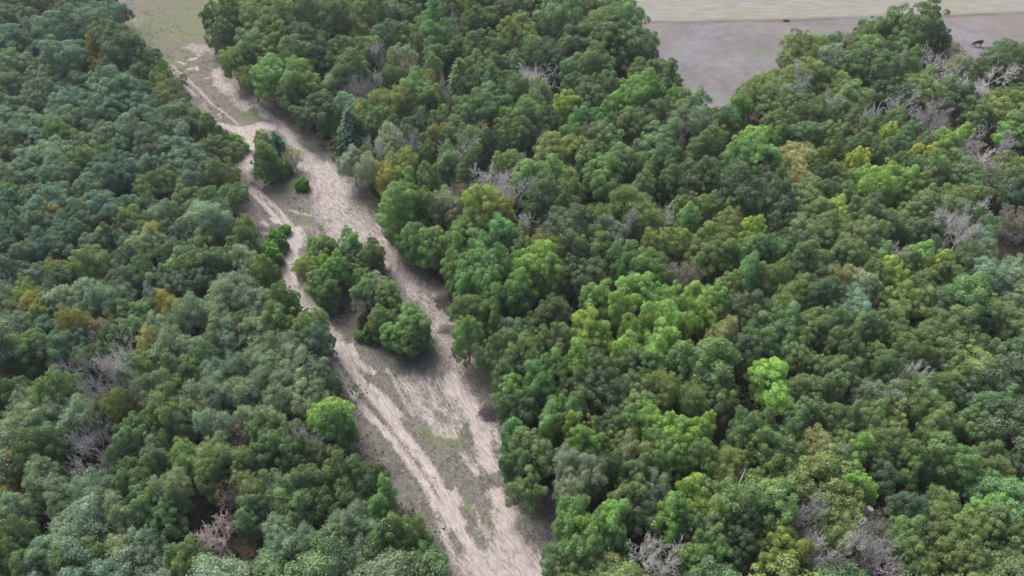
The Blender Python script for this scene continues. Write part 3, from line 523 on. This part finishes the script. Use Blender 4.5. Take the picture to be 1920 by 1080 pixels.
# ---- wording: each tree is told apart by look, then by where it stands next to a landmark of the photo
LANDM = [("the pinkish dead tree", 403, 975), ("the bleached dead tree in the far wood", 1005, 148), ("the lone round yellow tree", 1057, 205), ("the brilliant lime tree", 1445, 718),
 ("the grey dead tree near the right edge", 1845, 280), ("the track fork", 548, 432), ("the field's lower corner", 1340, 212), ("the grazing cow", 1833, 83), ("the cedar island in the track", 512, 290),
 ("the middle island of trees", 645, 500), ("the big tree on the lower island", 765, 625), ("the ochre oak by the small dark gap", 320, 578), ("the ochre trees at the left edge", 35, 890),
 ("the bleached trees in the left gap", 230, 690), ("the twin dead trees at lower left", 165, 855), ("the golden tree at the bottom edge", 1455, 1040), ("the tall oval tree at the top", 816, 50),
 ("the large spiky cedar", 660, 243), ("the cut log", 473, 1058), ("the broken pale trunk", 1620, 963), ("the golden tree beside the clearing", 907, 388), ("the dead limbs by the bottom edge", 1220, 1037),
 ("the top left corner", 0, 0), ("the bottom left corner", 0, 1080), ("the bottom right corner", 1920, 1080), ("the narrow end of the meadow", 285, 90), ("the bare patch at the right edge", 1895, 480),
 ("the dead trees by the field", 1775, 100), ("the pale tan crown", 1497, 305), ("the leaning dead trunk", 1385, 905), ("the lime crowns in the middle", 1107, 625), ("the bright green edge tree", 640, 785),
 ("the brown twiggy tree", 1265, 520), ("the dead tangle by the clearing", 930, 340), ("the clearing's lower left edge", 760, 940), ("the brush pile at the clearing", 1030, 945), ("the left edge midpoint", 0, 540), ("the ditch end", 1195, 42), ("the middle of the left wood", 160, 330), ("the right edge midpoint", 1920, 640)]
DIRS = ['right', 'upper right', 'top', 'upper left', 'left', 'lower left', 'bottom', 'lower right']
DW = {'right': 'to the right of', 'upper right': 'up and right of', 'top': 'straight above', 'upper left': 'up and left of', 'left': 'to the left of', 'lower left': 'down and left of', 'bottom': 'straight below', 'lower right': 'down and right of'}
ORD = ['nearest', 'second nearest', 'third nearest', 'fourth nearest', 'fifth nearest', 'sixth nearest', 'seventh nearest', 'eighth nearest', 'ninth nearest', 'tenth nearest'] + [f'{n}th nearest' for n in range(11, 60)]
def wording(items):
    """items: (look words, px, py) -> unique label for each"""
    P = np.array([(a[1], a[2]) for a in items]); looks = [a[0] for a in items]
    best = [None] * len(items); used = set()
    opts = [[] for _ in items]
    for name, lx, ly in LANDM:
        dx = P[:, 0] - lx; dy = ly - P[:, 1]; dist = np.hypot(dx, dy); oc = np.round(np.arctan2(dy, dx) / (math.pi / 4)).astype(int) % 8
        groups = {}
        for i in range(len(items)):
            if dist[i] < 14: continue
            groups.setdefault((looks[i], oc[i]), []).append(i)
        for (lk, o), g in groups.items():
            g.sort(key=lambda i: dist[i])
            for rnk, i in enumerate(g): opts[i].append((rnk * 60 + dist[i], f"{lk}, {ORD[min(rnk, 58)]} {DW[DIRS[o]]} {name}"))
    out = []
    for i in range(len(items)):
        for _, L in sorted(opts[i]):
            if L not in used and len(L.split()) <= 16: used.add(L); out.append(L); break
        else: out.append(looks[i])
    return out
med = {}
for q in trees: med.setdefault(q[4], []).append(q[3])
items = []
for q in trees:
    m = float(np.median(med[q[4]])); lk = LOOK[q[4]][3]
    if len(med[q[4]]) > 12 and q[4] not in 'Ls': lk = ('small ' if q[3] < .8 * m else 'large ' if q[3] > 1.25 * m else '') + lk if not lk.startswith('small') else lk
    items.append((lk, q[5], q[6]))
labels = wording(items)
GRP = {'o': 'grey-green oaks of the left wood', 'p': 'pale green oaks of the left wood', 'g': 'mid-green trees of the woods', 'd': 'dark green trees of the woods', 'f': 'fresh green trees of the woods',
 'b': 'bright green trees of the right wood', 'y': 'olive green trees of the right wood', 'Y': 'ochre trees among the green ones', 'Z': 'golden green trees', 'l': 'small yellow-lime trees', 'L': 'brilliant lime trees',
 'q': 'pale tan-green trees', 'B': 'half-bare brownish trees', 'w': 'silvery grey trees', 'c': 'cedars', 'e': 'cedars', 'F': 'cedars', 's': 'shrubs in and along the clearing', 't': 'half-bare brownish trees', 'D': 'bleached dead trees', 'R': 'bleached dead trees'}
rg = random.Random(21)
for n, (x, y, s, Rm, k, px, py, r, zz) in enumerate(trees):
    colr, prs, name, look = LOOK[k]; pr = rg.choice(prs.split()); pr = 'full' if isl(px, py) and k in 'fbgyd' else pr; vi = rg.randrange(len(PROTO[pr]))
    root = bpy.data.objects.new(name, None); COL.objects.link(root)
    root.location = (x, y, 0); root.rotation_euler = (0, 0, rg.uniform(0, 6.283)); zs = rg.uniform(.93, 1.1)
    root.scale = (s * rg.uniform(.88, 1.14), s * rg.uniform(.88, 1.14), zz * zs); root.empty_display_size = .5
    tag(root, labels[n], CAT[name], GRP[k])
    for pn, me in PROTO[pr][vi]:
        o = link(pn, me, root)
        if colr:
            br_ = rg.uniform(.84, 1.17); h = rg.uniform(-.10, .10)
            o.color = (colr[0] * br_ * (1 + h), colr[1] * br_, colr[2] * br_ * (1 - h * .8), 1)
        elif k == 'R' : o.material_slots[0].link = 'OBJECT'; o.material_slots[0].material = DEADP
        elif rg.random() < .15: o.material_slots[0].link = 'OBJECT'; o.material_slots[0].material = DEADD
TREEXY = np.array([(q[0], q[1], q[3]) for q in trees])
# ---- the rest of the leafy trees: too many to tell apart, one object
names_ = ['oak', 'round', 'feather', 'full']; pc = bpy.data.collections.new('crown_kinds'); starts = {}
cnt = 0
for pr in names_:
    starts[pr] = (cnt, len(PROTO[pr]))
    for parts in PROTO[pr]:
        o = bpy.data.objects.new('kind_%02d' % cnt, None); cnt += 1
        # crown and trunk joined for instancing
        a_, b_ = parts[0][1], parts[-1][1]
        bm = bmesh.new(); bm.from_mesh(b_); nf = len(bm.faces)
        for f in bm.faces: f.material_index = 0
        bm.from_mesh(a_); bm.faces.ensure_lookup_table()
        for f in bm.faces[nf:]: f.material_index = 1
        mj = bpy.data.meshes.new('kind'); bm.to_mesh(mj); bm.free(); mj.materials.append(LEAF); mj.materials.append(BARK)
        bpy.data.objects.remove(o); o = bpy.data.objects.new('kind_%02d' % (cnt - 1), mj); pc.objects.link(o)
rg = random.Random(9); n = len(restt); pm = bpy.data.meshes.new('woodland'); pm.vertices.add(n)
pm.vertices.foreach_set('co', np.array([(q[0], q[1], 0) for q in restt], dtype=np.float32).ravel())
for nm_, ty_ in (('pick', 'INT'), ('turn', 'FLOAT_VECTOR'), ('size', 'FLOAT_VECTOR'), ('tcol', 'FLOAT_COLOR')): pm.attributes.new(nm_, ty_, 'POINT')
ai, ar, az, ac = (pm.attributes[nm_] for nm_ in ('pick', 'turn', 'size', 'tcol'))
for i, q in enumerate(restt):
    c_, prs = LOOK[q[4]][0], LOOK[q[4]][1]; pr = rg.choice(prs.split()); s0, k0 = starts[pr]
    ai.data[i].value = s0 + rg.randrange(k0); ar.data[i].vector = (0, 0, rg.uniform(0, 6.283)); az.data[i].vector = (q[2], q[2], q[8] * rg.uniform(.93, 1.1))
    b = rg.uniform(.84, 1.17); h = rg.uniform(-.1, .1); ac.data[i].color = (c_[0] * b * (1 + h), c_[1] * b, c_[2] * b * (1 - h * .8), 1)
wo = link('woodland_trees', pm); tag(wo, 'the smaller leafy trees crowding between the large crowns of both woods', 'woodland', kind='stuff')
gt = bpy.data.node_groups.new('scatter_trees', 'GeometryNodeTree')
gt.interface.new_socket('Geometry', in_out='INPUT', socket_type='NodeSocketGeometry'); gt.interface.new_socket('Geometry', in_out='OUTPUT', socket_type='NodeSocketGeometry')
gi = gt.nodes.new('NodeGroupInput'); gout = gt.nodes.new('NodeGroupOutput'); ip = gt.nodes.new('GeometryNodeInstanceOnPoints'); ci = gt.nodes.new('GeometryNodeCollectionInfo')
ci.inputs['Collection'].default_value = pc; ci.inputs['Separate Children'].default_value = True; ci.inputs['Reset Children'].default_value = True
def na(nm, ty):
    a = gt.nodes.new('GeometryNodeInputNamedAttribute'); a.data_type = ty; a.inputs[0].default_value = nm
    return [o_ for o_ in a.outputs if o_.enabled and o_.name == 'Attribute'][0]
gt.links.new(gi.outputs[0], ip.inputs['Points']); gt.links.new(ci.outputs[0], ip.inputs['Instance']); ip.inputs['Pick Instance'].default_value = True
gt.links.new(na('pick', 'INT'), ip.inputs['Instance Index']); gt.links.new(na('turn', 'FLOAT_VECTOR'), ip.inputs['Rotation']); gt.links.new(na('size', 'FLOAT_VECTOR'), ip.inputs['Scale'])
gt.links.new(ip.outputs[0], gout.inputs[0]); gmod = wo.modifiers.new('trees', 'NODES'); gmod.node_group = gt
# ------------------------------------------------------------------ thin evening air over everything
hm, t, p = mat('haze'); t.nodes.remove(p); pv = nd(t, 'ShaderNodeVolumePrincipled'); pv.inputs['Color'].default_value = (.86, .91, 1, 1); pv.inputs['Density'].default_value = 0.0002; pv.inputs['Anisotropy'].default_value = .2
t.links.new(pv.outputs[0], t.nodes['Material Output'].inputs['Volume'])
hb = bmesh.new(); bmesh.ops.create_cube(hb, size=1); hme = bpy.data.meshes.new('haze'); hb.to_mesh(hme); hb.free(); hme.materials.append(hm)
ho = link('haze', hme); ho.scale = (5400, 4900, 76); ho.location = (0, 1710, -1.5 + 38); tag(ho, kind='stuff')
#@@UNDER
# ------------------------------------------------------------------ undergrowth below the canopy (uncountable)
rng = np.random.default_rng(77)
n = 26000; X = rng.uniform(-150, 150, n); Y = rng.uniform(10, 190, n)
pxx, pyy, dd = proj(X, Y, 0.5)
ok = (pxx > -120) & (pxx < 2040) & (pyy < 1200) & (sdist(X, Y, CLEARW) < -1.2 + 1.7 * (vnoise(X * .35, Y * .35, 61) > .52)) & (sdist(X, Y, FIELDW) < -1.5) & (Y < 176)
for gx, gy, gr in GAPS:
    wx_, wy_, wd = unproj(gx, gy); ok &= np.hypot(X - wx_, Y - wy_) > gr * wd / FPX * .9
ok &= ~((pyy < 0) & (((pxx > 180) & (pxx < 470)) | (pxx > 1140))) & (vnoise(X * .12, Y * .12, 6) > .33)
X, Y = X[ok], Y[ok]; m = len(X); R = rng.uniform(.5, 1.5, m); Zc = rng.uniform(.4, 2.2, m)
k = 34; v = unit(rng.normal(size=(m, k, 3)) + [0, 0, .5])
C = np.stack([X, Y, Zc], 1)[:, None] + v * (R[:, None, None] * rng.uniform(.6, 1.1, (m, k, 1))) * [1, 1, .8]
C = C.reshape(-1, 3); C[:, 2] = np.maximum(C[:, 2], .05); N = v.reshape(-1, 3) + rng.normal(0, .5, (m * k, 3)); q = len(C)
V = cards(C, N, rng.uniform(.14, .3, q), rng.uniform(.08, .18, q), rng)
tint = np.repeat(rng.random(m), k) * .6 + rng.random(q) * .4
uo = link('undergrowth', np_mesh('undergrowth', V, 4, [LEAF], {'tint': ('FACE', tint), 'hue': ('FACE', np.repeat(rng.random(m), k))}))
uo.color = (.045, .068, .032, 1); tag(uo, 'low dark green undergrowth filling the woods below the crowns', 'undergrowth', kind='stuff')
# ------------------------------------------------------------------ grass tufts in the clearing
n = 42000; X = rng.uniform(-100, 12, n); Y = rng.uniform(24, 190, n)
sd_, cl_, fl_, gr_, fa_, he_ = ground_fields(X, Y)
ok = (cl_ > .6) & (sd_ < .62) & (rng.random(n) < (.35 + .6 * vnoise(X * .6, Y * .6, 41))) & (rng.random(n) < np.clip(1.15 - (Y - 90) / 90, .25, 1))
X, Y, gr_ = X[ok], Y[ok], gr_[ok]; m = len(X); k = 7
a = rng.uniform(0, 6.283, (m, k)); L = rng.uniform(.12, .36, (m, k)); o = rng.normal(0, .12, (m, k, 2))
bx = X[:, None] + o[..., 0]; by = Y[:, None] + o[..., 1]; z0 = np.full((m, k), -.14)
wv = .022; tx = bx + np.cos(a) * L * .8; ty = by + np.sin(a) * L * .8
V = np.stack([np.stack([bx - np.sin(a) * wv, by + np.cos(a) * wv, z0], -1), np.stack([bx + np.sin(a) * wv, by - np.cos(a) * wv, z0], -1), np.stack([tx, ty, z0 + L + .1], -1)], 2).reshape(-1, 3)
gmt, t, p = mat('dry_grass'); tt = attr(t, 'tint'); gn = attr(t, 'hue')
cc = mixc(t, (.17, .15, .115), (.40, .35, .29), tt); cc = mixc(t, cc, (.10, .15, .045), gn)
t.links.new(cc, p.inputs['Base Color']); p.inputs['Roughness'].default_value = .9
hue = np.repeat(np.clip(gr_ * .7 + (rng.random(m) < .22) * .7, 0, 1), k)
to = link('grass_tufts', np_mesh('grass_tufts', V, 3, [gmt], {'tint': ('FACE', rng.random(m * k)), 'hue': ('FACE', hue)}))
tag(to, 'short dry grass tufts scattered over the sandy clearing', 'grass', kind='stuff')
# ------------------------------------------------------------------ broken sticks lying along the clearing
LANE = W([(600,300),(660,335),(710,400),(760,480),(800,530),(860,560),(868,620),(905,670),(935,745),(950,820),(990,930),(1050,930),(1064,1010),(1038,1100),(960,1100),(960,960),(915,850),(880,740),(820,690),(830,620),(790,560),(730,500),(690,440),(640,440),(590,380)])
def stick_segs(X, Y, rng, L0, L1, ang=None, z=-.06):
    m = len(X); a = rng.uniform(0, 6.283, m) if ang is None else rng.normal(ang, .6, m); L = rng.uniform(0, 1, m) ** 2 * (L1 - L0) + L0
    e = rng.normal(0, .06, m); r = rng.uniform(.008, .02, m) * (1 + L * .5)
    return np.stack([X - np.cos(a) * L / 2, Y - np.sin(a) * L / 2, z - e + r, X + np.cos(a) * L / 2, Y + np.sin(a) * L / 2, z + e + r, r, r * .6], 1)
n = 13000; X = rng.uniform(-60, 14, n); Y = rng.uniform(26, 120, n); d1 = sdist(X, Y, LANE); d2 = sdist(X, Y, CLEARW)
ok = ((d1 > 0) | ((d2 > 0) & (d2 < 1.5) & (rng.random(n) < .5)) | ((d2 > 0) & (rng.random(n) < .08))) & (rng.random(n) < .15 + vnoise(X * .4, Y * .4, 31) ** 1.5)
S = stick_segs(X[ok], Y[ok], rng, .25, 1.8, rad(123.8)); V, q = tubes(S, 3)
stk = link('scattered_sticks', np_mesh('scattered_sticks', V, 4, [STICK], polys=q)); tag(stk, 'broken twigs and brush scattered over the sandy lane', 'brushwood', kind='stuff')
#@@THINGS
# ------------------------------------------------------------------ brush piles
def brush_pile(px, py, Rm, h, m_, label, nseg=260, seed=1):
    x, y, _ = unproj(px, py); r = np.random.default_rng(seed)
    a = r.uniform(0, 6.283, nseg); rr = Rm * np.sqrt(r.random(nseg)); z = h * (1 - (rr / Rm) ** 1.4) * r.random(nseg)
    cx, cy = np.cos(a) * rr, np.sin(a) * rr * .7; d = unit(np.stack([r.normal(size=nseg), r.normal(size=nseg), r.normal(0, .3, nseg)], 1)); L = r.uniform(.4, 1.9, nseg) * Rm * .45
    C = np.stack([cx, cy, z - .05], 1); p0 = C - d * L[:, None] / 2; p1 = C + d * L[:, None] / 2
    p0[:, 2] = np.maximum(p0[:, 2], -.12); p1[:, 2] = np.maximum(p1[:, 2], -.12); rd = r.uniform(.015, .05, nseg)
    o = link('brush_pile', seg_mesh('brush_pile', np.concatenate([p0, p1, rd[:, None], rd[:, None] * .5], 1), m_, 4)); o.location = (x, y, 0)
    tag(o, label, 'brush pile', 'brush piles along the clearing')
PURP = bark_material('dark_brush', (.07, .055, .06), (.20, .16, .17))
brush_pile(1030, 948, 2.2, .9, STICK, 'pinkish brush pile under trees at the lower right edge of the clearing', 420, 1)
brush_pile(850, 565, 2.4, .7, PURP, 'dark brush heap in shade on the right side of the clearing, beside the middle island', 420, 2)
brush_pile(922, 775, 1.6, .6, PURP, 'narrow dark brush heap at the clearing edge above the small round tree', 260, 3)
brush_pile(622, 272, 2.0, .7, PURP, 'purplish brush heap by the cedar on the far right side of the clearing', 260, 4)
brush_pile(369, 224, 1.7, .6, PURP, 'purplish brush heap where the left wood meets the sandy cross track', 220, 5)
brush_pile(655, 300, 2.2, .7, PURP, 'grey brush heap under the silvery trees at the clearing edge', 240, 6)
brush_pile(840, 618, 1.3, .45, STICK, 'small twig heap lying open in the right lane of the clearing', 160, 7)
brush_pile(1475, 39, .8, .5, PURP, 'dark brown brush clump on the line between the two fields', 120, 8)
# ------------------------------------------------------------------ logs and snags
def log(name, pts, rads, m_, label, cat, cut=True):
    segs = []
    for i in range(len(pts) - 1): segs.append([*pts[i], *pts[i + 1], rads[i], rads[i + 1]])
    root = link(name, seg_mesh(name, segs, m_, 9))
    tag(root, label, cat)
    if cut:
        d = (Vector(pts[0]) - Vector(pts[1])).normalized(); me = bpy.data.meshes.new('cut_end'); bm = bmesh.new()
        bmesh.ops.create_cone(bm, cap_ends=True, segments=12, radius1=rads[0] * 1.02, radius2=rads[0] * .9, depth=.08); bm.to_mesh(me); bm.free()
        me.materials.append(PALE); e = link('cut_end', me, root); e.location = Vector(pts[0]) + d * .02; e.rotation_euler = d.to_track_quat('Z', 'Y').to_euler()
    return root
PALE = bark_material('pale_cut_wood', (.55, .5, .44), (.72, .68, .62))
def g(px, py, z=0): a = unproj(px, py, z); return (a[0], a[1], z)
log('fallen_log', [g(470, 1057, .35), g(479, 1060, .3), g(492, 1068, .2), g(506, 1080, .12)], [.24, .22, .2, .15], BARK, 'dark fallen log with a white cut end lying in the bottom left gap', 'log')
log('broken_trunk', [g(1632, 953, 4.6), g(1621, 962, 3.8), g(1607, 974, 2.6), g(1592, 988, 1.2), g(1582, 1000, 0)], [.36, .40, .44, .48, .55], DEADD, 'thick broken pale trunk leaning out between dead limbs at lower right', 'tree trunk')
log('snag', [g(1369, 950, 3.2), g(1378, 925, 5.2), g(1390, 898, 7.2), g(1398, 880, 8.4)], [.15, .13, .09, .04], DEAD, 'leaning bleached trunk between the green crowns at lower right', 'tree trunk', False)
log('snag', [g(1160, 480, 2.0), g(1162, 466, 4.5), g(1158, 452, 6.5)], [.16, .13, .08], DEAD, 'bare white snag standing behind the fresh green trees at centre', 'tree trunk', False)
log('stump', [g(1853, 206, 2.6), g(1850, 203, 2.2), g(1853, 212, .0)], [.3, .35, .45], COWM, 'small dark brown stump among shrubs near the upper right edge', 'stump')
# ------------------------------------------------------------------ the cow: one skinned body
def cow(px, py):
    J = {'rump': (.95, 0, 1.22, .27), 'hip': (.7, 0, 1.2, .33), 'belly': (.15, 0, 1.1, .38), 'chest': (-.45, 0, 1.12, .34), 'neck': (-.85, 0, 1.05, .2), 'poll': (-1.15, 0, .72, .15), 'face': (-1.3, 0, .45, .11), 'muzzle': (-1.38, 0, .24, .09),
         'tail1': (1.2, 0, 1.15, .05), 'tail2': (1.27, 0, .6, .03), 'earl': (-1.1, .22, .82, .05), 'earr': (-1.1, -.22, .82, .05)}
    E = [('hip', 'rump'), ('hip', 'belly'), ('belly', 'chest'), ('chest', 'neck'), ('neck', 'poll'), ('poll', 'face'), ('face', 'muzzle'), ('rump', 'tail1'), ('tail1', 'tail2'), ('poll', 'earl'), ('poll', 'earr')]
    for s, sg in (('l', 1), ('r', -1)):
        J['fs' + s] = (-.5, .2 * sg, .85, .13); J['fk' + s] = (-.52, .2 * sg, .45, .075); J['ff' + s] = (-.5 - .1 * (sg > 0), .2 * sg, .04, .06)
        J['hs' + s] = (.72, .2 * sg, .88, .17); J['hh' + s] = (.92, .2 * sg, .5, .07); J['hf' + s] = (.84, .2 * sg, .04, .06)
        E += [('chest', 'fs' + s), ('fs' + s, 'fk' + s), ('fk' + s, 'ff' + s), ('hip', 'hs' + s), ('hs' + s, 'hh' + s), ('hh' + s, 'hf' + s)]
    names = list(J); me = bpy.data.meshes.new('cow')
    me.from_pydata([J[n_][:3] for n_ in names], [(names.index(a_), names.index(b_)) for a_, b_ in E], []); me.materials.append(COWM)
    o = link('cow', me); md = o.modifiers.new('skin', 'SKIN'); md.use_smooth_shade = True
    for i, n_ in enumerate(names): v_ = me.skin_vertices[0].data[i]; v_.radius = (J[n_][3],) * 2; v_.use_root = n_ == 'hip'
    o.modifiers.new('sub', 'SUBSURF').levels = 2; o.modifiers['sub'].render_levels = 2
    a = unproj(px, py); o.location = (a[0], a[1], -.14); o.rotation_euler = (0, 0, rad(8)); tag(o, 'dark brown cow grazing on the open field beyond the dead trees', 'cow')
cow(1831, 86)
